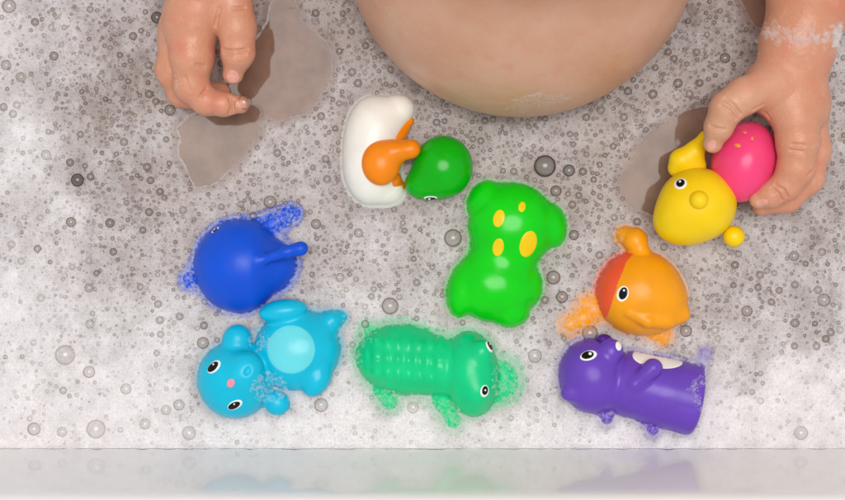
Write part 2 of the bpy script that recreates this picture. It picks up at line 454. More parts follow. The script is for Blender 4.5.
# ------------------------------------------------------------------ the child
R = True
torso = U([ell(517,-47,60,169,169,168,raw=R), ell(515,-66,325,148,106,160,raw=R), ell(515,-95,-40,150,140,110,raw=R),
           cap((380,-100,400),52,(650,-100,400),52,R)], 14)
neckhead = U([cap((515,-115,430),52,(515,-135,520),50,R), ell(515,-150,600,100,112,118,raw=R), ell(515,-95,560,62,50,55,raw=R),
              ell(515,-36,588,11,16,13,raw=R), ell(413,-150,592,10,20,26,raw=R), ell(617,-150,592,10,20,26,raw=R)], 14)
armL = chain([(372,-100,402,54),(244,-215,205,44),(212,-70,84,36),(203,-22,72,34)], 14, R)
armR = U([chain([(658,-100,402,54),(838,-190,205,45)], 14, R), cap((838,-190,205),45,(797,-4,66),42,R), cap((797,-4,66),42,q(797,44,62),35,R)], 14)
legL = chain([(440,-80,-105,80),(226,40,-57,44),(330,170,-105,30)], 20, R)
legR = chain([(595,-80,-105,80),(742,-20,-58,52),(760,-60,-105,34)], 20, R)
palmL = U([cap((204,-30,70),34,(198,8,66),28), ell(190,22,52,27,34,30,10), ell(224,-10,64,22,30,22,0)], 12)
palmR = U([cap((798,48,60),33,(788,92,58),31), ell(800,104,46,28,34,36,-10), ell(768,86,62,24,24,18,-40)], 14)
body_blocks = [(torso, (300,-260,-180), (735,190,520)), (neckhead, (330,-300,360), (700,60,740)), (armL, (140,-300,0), (470,20,480)), (armR, (560,-280,0), (920,110,480)),
    (legL, (160,-200,-220), (560,230,20)), (legR, (480,-200,-220), (840,80,20)), (palmL, (140,-90,-20), (270,90,120)), (palmR, (715,-10,-20), (850,165,120))]
def core(P):
    d = np.full(len(P), 1e3, f32)
    for g, a, b in body_blocks:
        a = np.array(a, f32); b = np.array(b, f32)
        out = np.maximum(np.maximum(a - P, P - b), 0); far = np.sqrt((out * out).sum(1))
        near = far < 14
        v = far + 14
        if near.any(): v = v.astype(f32); v[near] = g(P[near])
        d = smin(d, v, 12)
    return d
fingers = [
    # hand over the clear water: thumb, index, middle, ring, little
    (chain([(230,-14,70,20),(237,28,72,17.5),(238,52,69,15),(233,74,60,10)], 7), 10),
    (chain([(194,18,62,23),(192,56,62,20),(191,84,56,16.5)], 8), 9),
    (chain([(191,86,56,16.5),(206,101,52,13.5),(223,104,49,11.5),(240,104.5,46,8.8)], 5), 4),
    (chain([(181,30,46,22),(174,70,40,17),(182,92,30,14),(214,102,22,11)], 7), 5),
    (chain([(184,30,26,20),(180,72,16,15),(196,92,8,12),(220,92,4,10)], 7), 4),
    # hand round the toy
    (chain([(772,84,72,20),(744,96,80,17),(727,108,78,15.5),(719,126,72,13),(713,143,64,9.5)], 6), 10),
    (chain([(792,110,66,21),(798,140,70,19.5),(796,168,64,17.5)], 7), 10),
    (chain([(796,168,64,17.5),(786,185,59,14.5),(772,194,54,12.5),(759,199,49,9.5)], 5), 4),
    (chain([(806,112,42,20),(813,150,44,16.5),(808,178,38,15),(788,199,34,12.5),(762,206,30,9.5)], 6), 5),
    (chain([(806,112,22,19),(812,155,18,15),(798,188,14,12.5),(768,200,10,10)], 6), 4),
]
def body_sdf(P):
    c = core(P); d = c
    m = (P[:, 1] < 240) & (P[:, 1] > -60) & (P[:, 2] < 130) & (P[:, 2] > -30) & ((P[:, 0] < 290) | (P[:, 0] > 670))
    if m.any():
        Q_ = P[m]; cc = c[m]; dd = cc.copy(); fv = [g(Q_) for g, _ in fingers]
        fv[1] = smin(fv[1], fv[2], 5); fv[6] = smin(fv[6], fv[7], 5)
        for i, (g, k) in enumerate(fingers): dd = np.minimum(dd, smin(cc, fv[i], k))
        # knuckle dimples and creases where the fingers bend
        d = d.copy(); d[m] = dd
    return d
dimples = []
crease_px = [[(215,82),(206,88),(200,96)], [(211,76),(202,80)], [(228,96),(227,112)], [(231,97),(230.5,111)], [(215,64),(205,67),(198,66)], [(214,42),(204,44)], [(224,51),(236,53.5),(249,51)], [(225,55),(237,58),(247,56)],
    [(222,12),(217,28),(214,44)], [(186,78),(190,90)], [(172,60),(168,72)], [(236,12),(247,10)],
    [(736,117),(728,108),(720,101)], [(732,121),(724,113),(716,108)], [(708,127),(716,131),(722,131)], [(768,112),(759,107),(749,112)], [(777,149),(788,146),(799,147)], [(776,154),(787,151.5),(798,153)],
    [(776,185),(783,190),(788,197)], [(773,188),(779,194),(783,200)], [(806,176),(814,168)], [(770,118),(763,112)], [(800,204),(792,192)]]
cf = []; cfb = []
for line in crease_px:
    pts = np.array([q(a, b, 72) for a, b in line], f32); pts[:, 2] = 130
    for _ in range(60): pts[:, 2] -= np.clip(body_sdf(pts) * 0.8, -4, 25)
    for a, b in zip(pts[:-1], pts[1:]):
        if abs(a[2] - b[2]) > 7 or min(a[2], b[2]) < 45: continue
        a = a + np.array([0, 0, 0.5], f32); b = b + np.array([0, 0, 0.5], f32)
        cf.append(cap(a, 1.5, b, 1.5, True)); cfb.append((cf[-1], np.minimum(a, b) - 5, np.maximum(a, b) + 5))
def person_sdf(P):
    d = body_sdf(P)
    m = np.nonzero((np.abs(d) < 5) & (P[:, 1] > -20) & (P[:, 2] > 40))[0]
    if len(m):
        d = d.copy(); Pm = P[m]
        for g, lo_, hi_ in cfb:
            k = ((Pm > lo_) & (Pm < hi_)).all(1)
            if k.any(): i_ = m[k]; d[i_] = smax(d[i_], -g(P[i_]), 2.2)
    return d
V, Q, N = mesh_sdf(person_sdf, (130,-350,-150), (900,215,740), 2.4)
def refine(V, Q, sel, f):
    # split the chosen quads in four and pull the new points onto the surface
    A = Q[sel]; e = np.sort(np.stack([A, np.roll(A, -1, 1)], -1).reshape(-1, 2), 1)
    ue, inv = np.unique(e, axis=0, return_inverse=True); inv = inv.reshape(-1, 4)
    nv = len(V); M1 = V[ue].mean(1); C1 = V[A].mean(1)
    ei = nv + inv; ci = nv + len(ue) + np.arange(len(A))
    new = [np.stack([A[:, k], ei[:, k], ci, ei[:, k - 1]], 1) for k in range(4)]
    X = np.concatenate([M1, C1]).astype(f32)
    for _ in range(2):
        G = grad(f, X, 0.25); X = (X - np.clip(chunked(f, X) / np.maximum((G * G).sum(1), 0.05), -1.5, 1.5)[:, None] * G).astype(f32)
    return np.concatenate([V, X]), np.concatenate([Q[~sel]] + new)
for lim in (-30, -20):
    c_ = V[Q].mean(1)
    V, Q = refine(V, Q, (c_[:, 1] > lim) & ((c_[:, 0] < 290) | (c_[:, 0] > 690)) & (c_[:, 2] > 0), person_sdf)
N = grad(person_sdf, V, 0.25); N /= np.linalg.norm(N, axis=1, keepdims=True) + 1e-9
person = link('person', quads_mesh('person', V, Q, N), M['skin'])
a = person.data.attributes.new('tan', 'FLOAT', 'POINT'); a.data.foreach_set('value', np.clip((np.abs(V[:, 0] - 517) - 170) / 90, 0, 1).astype(f32))   # forearms and hands are ruddier than the belly
tag(person, 'bare bellied toddler sitting in the foam, one hand holding a pink and yellow toy', 'person')
ALLF.append((person_sdf, np.array((130,-350,-150), f32), np.array((900,215,740), f32)))
Z0 = (0, 0, 0)
nl = decal('nail', person_sdf, (232.6,77), 6.2, 7.4, 0, M['nail'], person, Z0, 0.6, zc=70, d=(0,-0.25,-1))
for c in ((229.5,73.5),(234.5,74),(230.5,78),(235.3,78.5)):
    decal('polish_fleck', person_sdf, c, 1.0, 1.0, 0, M['polish'], nl, Z0, 0.7, zc=70, d=(0,-0.25,-1), seg=8, rings=2)
decal('nail', person_sdf, (242,104), 6.0, 4.4, 5, M['nail'], person, Z0, 0.6, zc=55, d=(-0.35,0,-1))
decal('nail', person_sdf, (711.5,146), 4.6, 6.6, 15, M['nail'], person, Z0, 0.6, zc=72, d=(0.1,-0.2,-1))
decal('nail', person_sdf, (761,202), 6.6, 4.2, -20, M['nail'], person, Z0, 0.6, zc=56, d=(0.2,-0.3,-1))
hairf = inter(ell(515,-158,612,108,118,122,raw=R), lambda P: -(P[:, 2] - 590) - (P[:, 1] + 120) * -0.9 - 12, 6)
v, qq, n = mesh_sdf(hairf, (395,-290,470), (635,-20,745), 4.0)
link('hair', quads_mesh('hair', v, qq, n), M['hair'], person)
for ex in (480, 550):
    e = decal('eye', person_sdf, (ex, -40), 12, 8, 0, M['white_paint'], person, Z0, 1.0, d=(0,-1,0), zc=618, raw=True)
    decal('iris', person_sdf, (ex, -40), 6.5, 6.5, 0, M['hair'], e, Z0, 1.8, d=(0,-1,0), zc=618, raw=True)
decal('mouth', person_sdf, (515, -40), 20, 4.5, 0, M['nose_pink'], person, Z0, 1.0, d=(0,-1,0), zc=552, raw=True)

# ------------------------------------------------------------------ foam, water, tub
def vnoise(x, y, cell, seed):
    r = np.random.default_rng(seed); T = r.random((256, 256)).astype(f32)
    u = x / cell; v = y / cell; i = np.floor(u).astype(int); j = np.floor(v).astype(int)
    a = u - i; b = v - j; a = a*a*(3-2*a); b = b*b*(3-2*b)
    g = lambda p, k: T[p % 256, k % 256]
    return (g(i,j)*(1-a) + g(i+1,j)*a)*(1-b) + (g(i,j+1)*(1-a) + g(i+1,j+1)*a)*b
patchA = [(278,-30),(296,-30),(295,2),(299,22),(316,34),(327,44),(331,56),(330,72),(327,86),(320,95),(313,103),(303,114),(290,117),(278,120.5),(266,117),(260,119),(258.5,126),(258,135),(251,144),(243,154),(232,166),(219,181),(208,185),(196,187),(191,180),(188,168),(181,156),(180,148),(181,138),(179,128),(188,119),(200,112),(225,98),(228,60),(248,52),(258,38),(268,22)]
patchC = [(734,-30),(741,0),(748,12),(757,27),(775,30),(775,-30)]
patchB = [(618,182),(624,172),(631,166),(635,154),(640,143),(649,134),(660,127),(674,120),(686,112),(696,108),(714,106),(745,128),(748,200),(704,226),(672,224),(652,214),(640,209),(631,206),(624,196)]
def poly_sdf(x, y, poly):
    P = np.array(poly, float); n = len(P)
    d = np.full(x.shape, 1e9); ins = np.zeros(x.shape, bool)
    for i in range(n):
        a, b = P[i], P[(i+1) % n]
        ex, ey = b - a; wx, wy = x - a[0], y - a[1]
        t = np.clip((wx*ex + wy*ey) / (ex*ex + ey*ey), 0, 1)
        d = np.minimum(d, (wx - t*ex)**2 + (wy - t*ey)**2)
        c = ((a[1] <= y) & (b[1] > y)) | ((b[1] <= y) & (a[1] > y))
        with np.errstate(divide='ignore', invalid='ignore'):
            xi = a[0] + (y - a[1]) * ex / (ey if ey != 0 else 1e-9)
        ins ^= c & (x < xi)
    d = np.sqrt(d)
    return np.where(ins, -d, d)
def patch_sdf(x, y):
    w = (vnoise(x, y, 10, 3) - 0.5) * 2.4
    return np.minimum(np.minimum(poly_sdf(x, y, patchA), poly_sdf(x, y, patchB)), poly_sdf(x, y, patchC)) + w
dens_pts = np.array([(0,30,.72),(60,40,.62),(120,20,.38),(20,140,.88),(90,120,.36),(140,90,.2),(150,180,.3),(110,170,.4),(60,220,.74),(0,300,.95),(110,250,.56),(170,235,.38),
    (60,340,.8),(130,340,.72),(20,430,1.),(120,430,.96),(220,440,.97),(170,400,.88),(320,60,.3),(340,150,.36),(300,190,.38),(345,250,.5),(410,230,.45),(410,290,.55),
    (350,320,.75),(345,400,.92),(430,440,1.),(330,440,1.),(540,440,.98),(540,380,.8),(560,300,.5),(580,200,.3),(540,150,.3),(440,125,.28),(600,130,.26),(660,60,.25),(720,40,.24),
    (720,100,.3),(790,240,.4),(840,200,.48),(840,60,.5),(740,280,.42),(800,320,.52),(740,360,.68),(830,380,.9),(780,420,.95),(720,440,.95),(620,440,.95),(520,345,.7),
    (600,240,.38),(0,-60,.6),(300,-60,.4),(845,-60,.45),(-100,200,.9),(950,200,.6),(950,420,.95),(-100,430,1.)], float)
def density(x, y):
    num = np.zeros(x.shape); den = np.zeros(x.shape)
    for a, b, v in dens_pts:
        w = 1 / (((x - a)**2 + (y - b)**2) + 500) ** 1.6
        num += w * v; den += w
    t = num / den
    t = t + (vnoise(x, y, 34, 5) - .5) * .22 + (vnoise(x, y, 13, 6) - .5) * .16 + (vnoise(x, y, 5.5, 9) - .5) * .10
    return np.clip(t, 0.05, 1.1)
def foam_h(x, y, dn=None, pd=None):
    dn = density(x, y) if dn is None else dn
    pd = patch_sdf(x, y) if pd is None else pd
    h = 2.2 + 4.2 * dn + (vnoise(x, y, 22, 7) - .5) * 2.0 + (vnoise(x, y, 7, 8) - .5) * 0.9
    h = h + 5.0 * np.exp(-np.clip(446.5 - y, 0, 99) / 3.0) * vnoise(x, y, 9, 12)      # lather creeps up the tub wall
    e = np.clip(pd / 5.0, 0, 1)
    return np.where(pd > 0, h * np.sqrt(e * (2 - e)), -3.0 - 0 * h)
gx = np.concatenate([np.arange(-300, -6, 12.0), np.arange(-6, 852, 1.5), np.arange(852, 1150, 12.0)])
gy = np.concatenate([np.arange(-460, -12, 14.0), np.arange(-12, 446.2, 1.5), [447.2]])
X, Y = np.meshgrid(gx, gy, indexing='ij')
DN = density(X, Y); PD = patch_sdf(X, Y); HZ = foam_h(X, Y, DN, PD)
# lather is thinner where it has been pushed aside by the toys
GP = np.stack([X.ravel(), Y.ravel(), np.full(X.size, 4.0)], -1).astype(f32); TD = np.full(X.size, 99.0)
for f_, lo_, hi_ in ALLF[:7]:
    m_ = ((GP[:, :2] > lo_[:2] - 20) & (GP[:, :2] < hi_[:2] + 20)).all(1)
    TD[m_] = np.minimum(TD[m_], f_(GP[m_]))
DN = np.clip(DN - 0.42 * np.exp(-np.clip(TD, 0, 99) / 5.0).reshape(DN.shape), 0.05, 1.1)
nx, ny = X.shape
idx = np.arange(nx * ny).reshape(nx, ny)
FQ = np.stack([idx[:-1,:-1], idx[1:,:-1], idx[1:,1:], idx[:-1,1:]], -1).reshape(-1, 4)
keep = (PD.ravel()[FQ] > -3.5).any(1)
FQ = FQ[keep]
FV = np.stack([X, Y, HZ], -1).reshape(-1, 3)
u, inv = np.unique(FQ, return_inverse=True); FQ = inv.reshape(FQ.shape); FV = FV[u]; FD = DN.ravel()[u]; FP = PD.ravel()[u]

def foam_mat():
    m, nt, out = newmat('foam'); t = NT(nt)
    v = obj_px(t)
    at = t.n('ShaderNodeAttribute', attribute_name='lather'); dn = at.outputs['Fac']
    def layer(cell, prob, r0, r1, seed):
        off = t.n('ShaderNodeVectorMath', operation='ADD'); t.l(v, off.inputs[0]); off.inputs[1].default_value = (seed * 13.7, seed * 7.3, 0)
        vo = t.n('ShaderNodeTexVoronoi', voronoi_dimensions='2D'); t.l(off.outputs[0], vo.inputs['Vector']); vo.inputs['Scale'].default_value = 1.0 / cell
        sp = t.n('ShaderNodeSeparateColor'); t.l(vo.outputs['Color'], sp.inputs[0])
        rad = t.mr(sp.outputs[0], 0, 1, r0, r1)
        pres = t.math('LESS_THAN', sp.outputs[1], prob)
        rel = t.math('DIVIDE', vo.outputs['Distance'], rad)
        hole = t.math('MULTIPLY', t.math('MULTIPLY', t.mr(rel, 1.05, 0.75, 0, 1, True), t.mr(rel, 0.1, 0.6, 0.45, 1.0, True)), pres)  # dark ring and pale centre put in for light refracted by each bubble
        dome = t.math('MULTIPLY', t.math('SQRT', t.math('MAXIMUM', t.math('SUBTRACT', 1.0, t.math('MULTIPLY', rel, rel)), 0.0)), pres)
        rim = t.math('MULTIPLY', t.math('MULTIPLY', t.mr(rel, 0.7, 1.0, 0, 1, True), t.mr(rel, 1.0, 1.35, 1, 0, True)), pres)
        dome = t.math('MULTIPLY', dome, t.math('MULTIPLY', rad, cell))
        return hole, dome, rim
    L = [layer(2.2, 0.7, 0.2, 0.44, 1), layer(3.4, 0.6, 0.18, 0.42, 2), layer(6.5, 0.3, 0.16, 0.34, 3)]
    hole = t.math('MAXIMUM', t.math('MULTIPLY', L[0][0], 0.38), t.math('MAXIMUM', t.math('MULTIPLY', L[1][0], 0.75), t.math('MULTIPLY', L[2][0], 0.8)))
    rim = t.math('MAXIMUM', L[0][2], t.math('MAXIMUM', L[1][2], L[2][2]))
    dome = t.math('MAXIMUM', L[0][1], t.math('MAXIMUM', L[1][1], L[2][1]))
    cloud = noise(t, v, 0.05, 3, 0.55)
    fine = noise(t, v, 0.9, 2, 0.6)
    a0 = t.math('ADD', t.mr(dn, 0.2, 0.95, 0.27, 0.98), t.mr(cloud, 0.3, 0.7, -0.09, 0.08))
    a0 = t.math('ADD', a0, t.math('MULTIPLY', t.mr(fine, 0.3, 0.7, -0.07, 0.06), t.mr(dn, 0.3, 1.0, 1.0, 0.35)))
    depth = t.mr(dn, 0.2, 0.95, 0.52, 0.07)
    a1 = t.math('MULTIPLY', a0, t.math('SUBTRACT', 1.0, t.math('MULTIPLY', hole, depth)))
    a1 = t.math('ADD', a1, t.math('MULTIPLY', rim, 0.12), clamp=True)
    edge = t.n('ShaderNodeAttribute', attribute_name='edge')
    a1 = t.math('MULTIPLY', a1, t.math('ADD', t.mr(edge.outputs['Fac'], 0.8, 2.6, 1.1, 0.45, True), t.mr(edge.outputs['Fac'], 4.0, 11.0, 0.0, 0.5, True)))  # dense rim line painted for the bright meniscus reflection, thin foam band behind it
    b = t.n('ShaderNodeBsdfPrincipled')
    b.inputs['Base Color'].default_value = (0.86, 0.815, 0.815, 1); b.inputs['Roughness'].default_value = 0.4; b.inputs['Specular IOR Level'].default_value = 0.22
    bp = t.n('ShaderNodeBump'); bp.inputs['Strength'].default_value = 0.55; bp.inputs['Distance'].default_value = S
    t.l(t.math('ADD', t.math('MULTIPLY', dome, 0.9), t.math('MULTIPLY', cloud, 1.0)), bp.inputs['Height'])
    t.l(bp.outputs[0], b.inputs['Normal'])
    tr = t.n('ShaderNodeBsdfTransparent'); mx = t.n('ShaderNodeMixShader')
    t.l(a1, mx.inputs[0]); t.l(tr.outputs[0], mx.inputs[1]); t.l(b.outputs[0], mx.inputs[2])
    t.l(mx.outputs[0], out.inputs[0])
    return m
def water_mat():
    m, nt, out = newmat('soapy_water'); t = NT(nt)
    v = obj_px(t)
    b = t.n('ShaderNodeBsdfPrincipled')
    n1 = t.mr(noise(t, v, 0.022, 3, 0.6), 0.35, 0.65, 0, 1, True)
    t.l(t.mixc(n1, (0.32, 0.20, 0.145, 1), (0.21, 0.125, 0.088, 1)), b.inputs['Base Color'])
    b.inputs['Roughness'].default_value = 0.6; b.inputs['Specular IOR Level'].default_value = 0
    tr = t.n('ShaderNodeBsdfTransparent'); tr.inputs[0].default_value = (0.85, 0.74, 0.66, 1)
    mx = t.n('ShaderNodeMixShader'); mx.inputs[0].default_value = 0.3
    t.l(b.outputs[0], mx.inputs[1]); t.l(tr.outputs[0], mx.inputs[2])
    g = t.n('ShaderNodeBsdfGlossy'); g.inputs['Roughness'].default_value = 0.04
    bp = t.n('ShaderNodeBump'); bp.inputs['Strength'].default_value = 0.3; bp.inputs['Distance'].default_value = S * 3
    t.l(noise(t, v, 0.03, 2), bp.inputs['Height']); t.l(bp.outputs[0], g.inputs['Normal'])
    fr = t.n('ShaderNodeFresnel'); fr.inputs['IOR'].default_value = 1.36; t.l(bp.outputs[0], fr.inputs['Normal'])
    m2 = t.n('ShaderNodeMixShader'); t.l(fr.outputs[0], m2.inputs[0]); t.l(mx.outputs[0], m2.inputs[1]); t.l(g.outputs[0], m2.inputs[2])
    t.l(m2.outputs[0], out.inputs[0])
    return m
def film_mat():
    m, nt, out = newmat('soap_film'); t = NT(nt)
    lw = t.n('ShaderNodeLayerWeight'); lw.inputs['Blend'].default_value = 0.5
    fc = lw.outputs['Facing']; at = t.n('ShaderNodeAttribute', attribute_name='lather')
    g = t.n('ShaderNodeBsdfGlossy'); g.inputs['Roughness'].default_value = 0.22
    v = obj_px(t)
    nz = noise(t, v, 0.10, 3)
    ti = t.mixc(t.mr(nz, 0.4, 0.6, 0, 1), (0.80, 1.0, 0.72, 1), (1.0, 0.80, 0.95, 1)); t.l(ti, g.inputs[0])   # thin-film tints
    tr = t.n('ShaderNodeBsdfTransparent')
    t.l(t.mixc(t.mr(fc, 0.22, 0.62, 0, 1, True), (0.95, 0.94, 0.93, 1), t.mixc(t.mr(at.outputs['Fac'], 0.25, 1.0, 0, 1), (0.30, 0.20, 0.175, 1), (0.78, 0.75, 0.75, 1))), tr.inputs[0])  # dark side tint painted in for the dark surroundings refracted at a bubble's rim
    m1 = t.n('ShaderNodeMixShader'); t.l(t.mr(fc, 0.0, 1.0, 0.065, 0.2), m1.inputs[0]); t.l(tr.outputs[0], m1.inputs[1]); t.l(g.outputs[0], m1.inputs[2])
    t.l(m1.outputs[0], out.inputs[0])
    return m
def floor_mat():
    m, nt, out = newmat('bubble_base'); t = NT(nt)
    b = t.n('ShaderNodeBsdfPrincipled'); b.inputs['Base Color'].default_value = (0.19, 0.125, 0.105, 1); b.inputs['Roughness'].default_value = 0.3
    tr = t.n('ShaderNodeBsdfTransparent'); mx = t.n('ShaderNodeMixShader'); at = t.n('ShaderNodeAttribute', attribute_name='lather'); t.l(t.mr(at.outputs['Fac'], -0.4, 0.85, 0.90, 0.02), mx.inputs[0]); t.l(t.mixc(t.mr(at.outputs['Fac'], -0.3, 0.2, 0, 1), (0.05, 0.022, 0.02, 1), (0.19, 0.125, 0.105, 1)), b.inputs['Base Color'])
    t.l(tr.outputs[0], mx.inputs[1]); t.l(b.outputs[0], mx.inputs[2]); t.l(mx.outputs[0], out.inputs[0])
    return m
M['foam'] = foam_mat(); M['water'] = water_mat(); M['film'] = film_mat(); M['floor'] = floor_mat()

me = quads_mesh('foam', FV, FQ[:, ::-1])
for nm, arr in (('lather', FD), ('edge', FP)):
    a = me.attributes.new(nm, 'FLOAT', 'POINT'); a.data.foreach_set('value', np.clip(arr, 0, 50).astype(f32))
fo = link('foam', me, M['foam'])
tag(fo, 'white soap lather floating on the bath water', 'foam', kind='stuff')

# water sheet
gx2 = np.linspace(-380, 1240, 30); gy2 = np.linspace(-470, 447.5, 20)
X2, Y2 = np.meshgrid(gx2, gy2, indexing='ij'); i2 = np.arange(X2.size).reshape(X2.shape)
WQ = np.stack([i2[:-1,:-1], i2[1:,:-1], i2[1:,1:], i2[:-1,1:]], -1).reshape(-1, 4)
wo = link('water', quads_mesh('water', np.stack([X2, Y2, 0 * X2], -1).reshape(-1, 3), WQ[:, ::-1]), M['water'])
tag(wo, kind='structure')

# bathtub: lofted rounded rectangles
def tub_mat():
    m, nt, out = newmat('white_acrylic'); t = NT(nt)
    b = t.n('ShaderNodeBsdfPrincipled'); t.l(b.outputs[0], out.inputs[0]); v = obj_px(t)
    t.l(t.mixc(noise(t, v, 0.02, 3), (0.93, 0.92, 0.91, 1), (0.89, 0.88, 0.87, 1)), b.inputs['Base Color'])
    t.l(t.mr(noise(t, v, 0.08, 3), 0.3, 0.7, 0.05, 0.10), b.inputs['Roughness'])
    b.inputs['Specular IOR Level'].default_value = 0.5
    bp = t.n('ShaderNodeBump'); bp.inputs['Strength'].default_value = 0.12; bp.inputs['Distance'].default_value = S * 3
    t.l(noise(t, v, 0.02, 2), bp.inputs['Height']); t.l(bp.outputs[0], b.inputs['Normal'])
    return m
M['tub'] = tub_mat()
def loop(x0, x1, y0, y1, rad, z, n=12):
    pts = []
    for (cx, cy, a0) in ((x1-rad, y1-rad, 0), (x0+rad, y1-rad, 90), (x0+rad, y0+rad, 180), (x1-rad, y0+rad, 270)):
        for k in range(n + 1):
            a = math.radians(a0 + 90 * k / n); pts.append((cx + rad*math.cos(a), cy + rad*math.sin(a), z))
    return pts
def inset(d, z): return loop(-400 - d, 1260 + d, -470 - d, 446.5 + d, 120 + d * 0.9, z)
prof = [(-60, -150), (-40, -150), (-22, -144), (-12, -132), (-6, -105), (0, 0), (9.5, 80), (16.5, 136), (18, 146), (19.5, 155), (22, 163), (26, 168), (32, 171), (40, 172), (78, 173), (90, 171), (97, 164), (101, 153), (101, 60), (97, -170)]
loops = [inset(d, z) for d, z in prof]
m_ = len(loops[0]); TV = np.array([p for L_ in loops for p in L_], float); TQ = []
for i in range(len(loops) - 1):
    for k in range(m_): TQ.append((i*m_ + k, i*m_ + (k+1) % m_, (i+1)*m_ + (k+1) % m_, (i+1)*m_ + k))
me = bpy.data.meshes.new('bathtub'); w = W(TV)
me.from_pydata(w.tolist(), [], [x[::-1] for x in TQ] + [tuple(range(m_))])
me.polygons.foreach_set('use_smooth', [len(p.vertices) == 4 for p in me.polygons]); me.update()
bt = link('bathtub', me, M['tub']); tag(bt, 'glossy white bathtub with rolled rim holding the foamy water', 'bathtub')

# ------------------------------------------------------------------ bubbles
def dome_tpl(seg, rings, hgt=0.9):
    P = [(0, 0, hgt)]
    for i in range(1, rings + 1):
        a = math.pi / 2 * i / rings
        for k in range(seg):
            th = 2*math.pi*k/seg; P.append((math.sin(a)*math.cos(th), math.sin(a)*math.sin(th), hgt*math.cos(a)))
    F = [[0, 1 + k, 1 + (k+1) % seg] for k in range(seg)]
    for i in range(rings - 1):
        for k in range(seg):
            k2 = (k+1) % seg; F.append([1+i*seg+k, 1+(i+1)*seg+k, 1+(i+1)*seg+k2, 1+i*seg+k2])
    b = len(P)
    for k in range(seg):
        th = 2*math.pi*k/seg; P.append((0.985*math.cos(th), 0.985*math.sin(th), 0.06))
    F.append(list(range(b, b + seg)))
    return np.array(P), F
def bubbles_mesh(name, pts, seg, rings, base=True, dens=None, hgt=0.8):
    """pts rows: x, y, z (design units), radius"""
    P, F = dome_tpl(seg, rings, hgt)
    if not base: F = F[:-1]; P = P[:-seg]
    nv = len(P); n = len(pts)
    pts = np.asarray(pts, float)
    V = (P[None] * np.array([1, 1, 1]) * pts[:, None, 3:4] + np.stack([pts[:,0], pts[:,1], pts[:,2]], -1)[:, None, :]).reshape(-1, 3)
    lens = np.array([len(x) for x in F]); flat = np.concatenate([np.array(x)[::-1] for x in F])
    me = bpy.data.meshes.new(name)
    me.vertices.add(len(V)); me.vertices.foreach_set('co', W(V).astype(f32).ravel())
    L = (flat[None] + (np.arange(n) * nv)[:, None]).ravel().astype(np.int32)
    me.loops.add(len(L)); me.loops.foreach_set('vertex_index', L)
    tot = np.tile(lens, n); st = np.concatenate([[0], np.cumsum(tot)[:-1]]).astype(np.int32)
    me.polygons.add(len(tot)); me.polygons.foreach_set('loop_start', st)
    mi = np.tile(np.array([0]*(len(F)-1) + [1 if base else 0]), n).astype(np.int32)
    me.materials.append(M['film']); me.materials.append(M['floor'])
    me.polygons.foreach_set('material_index', mi); me.polygons.foreach_set('use_smooth', mi == 0)
    me.update(calc_edges=True); me.validate()
    if dens is not None:
        a = me.attributes.new('lather', 'FLOAT', 'POINT'); a.data.foreach_set('value', np.repeat(np.asarray(dens, float), nv).astype(f32))
    return me
def blocked(x, y, rad):
    """True where a bubble of that radius would sit inside a toy, the child or clear water"""
    P = np.stack([x, y, np.full(x.shape, 5.0)], -1).astype(f32)
    b = patch_sdf(x, y) < rad * 0.7 + 1
    b |= (y > 444 - rad)
    for f, lo, hi in ALLF:
        m = ((P[:, :2] > lo[:2] - 12) & (P[:, :2] < hi[:2] + 12)).all(1)
        if m.any():
            b[m] |= f(P[m]) < (rad * 0.75)[m]
    return b
known = [(9,6,7),(35,22,4),(157,17.5,6),(133,36,4),(54,56,4.5),(6,65,5),(21,77,5),(148.5,65,4),(46,155,5),(77.5,180,6.6),(124,142,4),(147,167,4),(149,212,4),(3.5,107,4),(13,114,4),(17,105,4),
 (71,222,5),(110,223,4.6),(65,355,10),(89,372,6),(126,389,5.5),(90,324,4.5),(89,288,4.5),(41,298,4),(96,429,9.5),(34,429,6.5),(189,433,7),(145,424,5.5),(166,410,5),(179,405,5.5),(62,432,5),(160,320,4),
 (824,300,6.5),(794,256,5),(747,311,5.5),(795,323,4.5),(801,433,7),(818,290,4),(831,204,4),(822,252,4),(545,166,11),(569,170.5,6),(358.5,233,4.5),(453,238,9),(390,306,8.5),(553.5,277.5,7),(364,324,6),(340,277.5,4.5),(556,191,5.5),
 (574,235,5),(599.5,255,4),(562,297,6),(590,333,8),(664,247,4),(686,331,6),(624,117,4),(628,91,4),(653,94,4.5),(678,83,4.5),(352,72,4),(358,83,4),(725,58,5.2),
 (270,202,6.5),(316,224,5),(253,216,4),(183,210,4),(203,343,6),(204,325.5,4),(321,405,7),(413,407.5,6),(535,356,7),(365,324,4),(170,110,5.5),(149,94,4),(545,300,4),(540,252,3.5),(735,265,4),(760,275,4),(840,330,4),(715,330,4)]
special = {(545,166): 'largest dark soap bubble, between the belly and the green frog toy', (569,170.5): 'dark bubble just right of the largest dark bubble',
 (65,355): 'large greenish bubble alone on the left foam', (96,429): 'large clear bubble at the lower left, near the tub wall', (77.5,180): 'dark round bubble on thin foam far left of the duck toy',
 (157,17.5): 'dark bubble touching the edge of the hand without a toy', (453,238): 'big bubble against the left flank of the frog toy', (390,306): 'big bubble midway between the whale and crocodile toys',
 (535,356): 'bubble right of the crocodile toy', (590,333): 'big bubble between the fish tail and the hippo ear', (553.5,277.5): 'bubble beside the right hip of the frog toy',
 (824,300): 'pinkish bubble on the right foam, lone and large', (270,202): 'brownish bubble above the blue whale toy', (203,343): 'bubble left of the otter ear, under the whale toy',
 (321,405): 'bubble below the raised foot of the otter toy', (413,407.5): 'bubble below the crocodile belly', (9,6): 'bubble in the top left corner of the bath'}
kb = np.array(known); okk = ~blocked(kb[:,0], kb[:,1], kb[:,2] * 0.6)
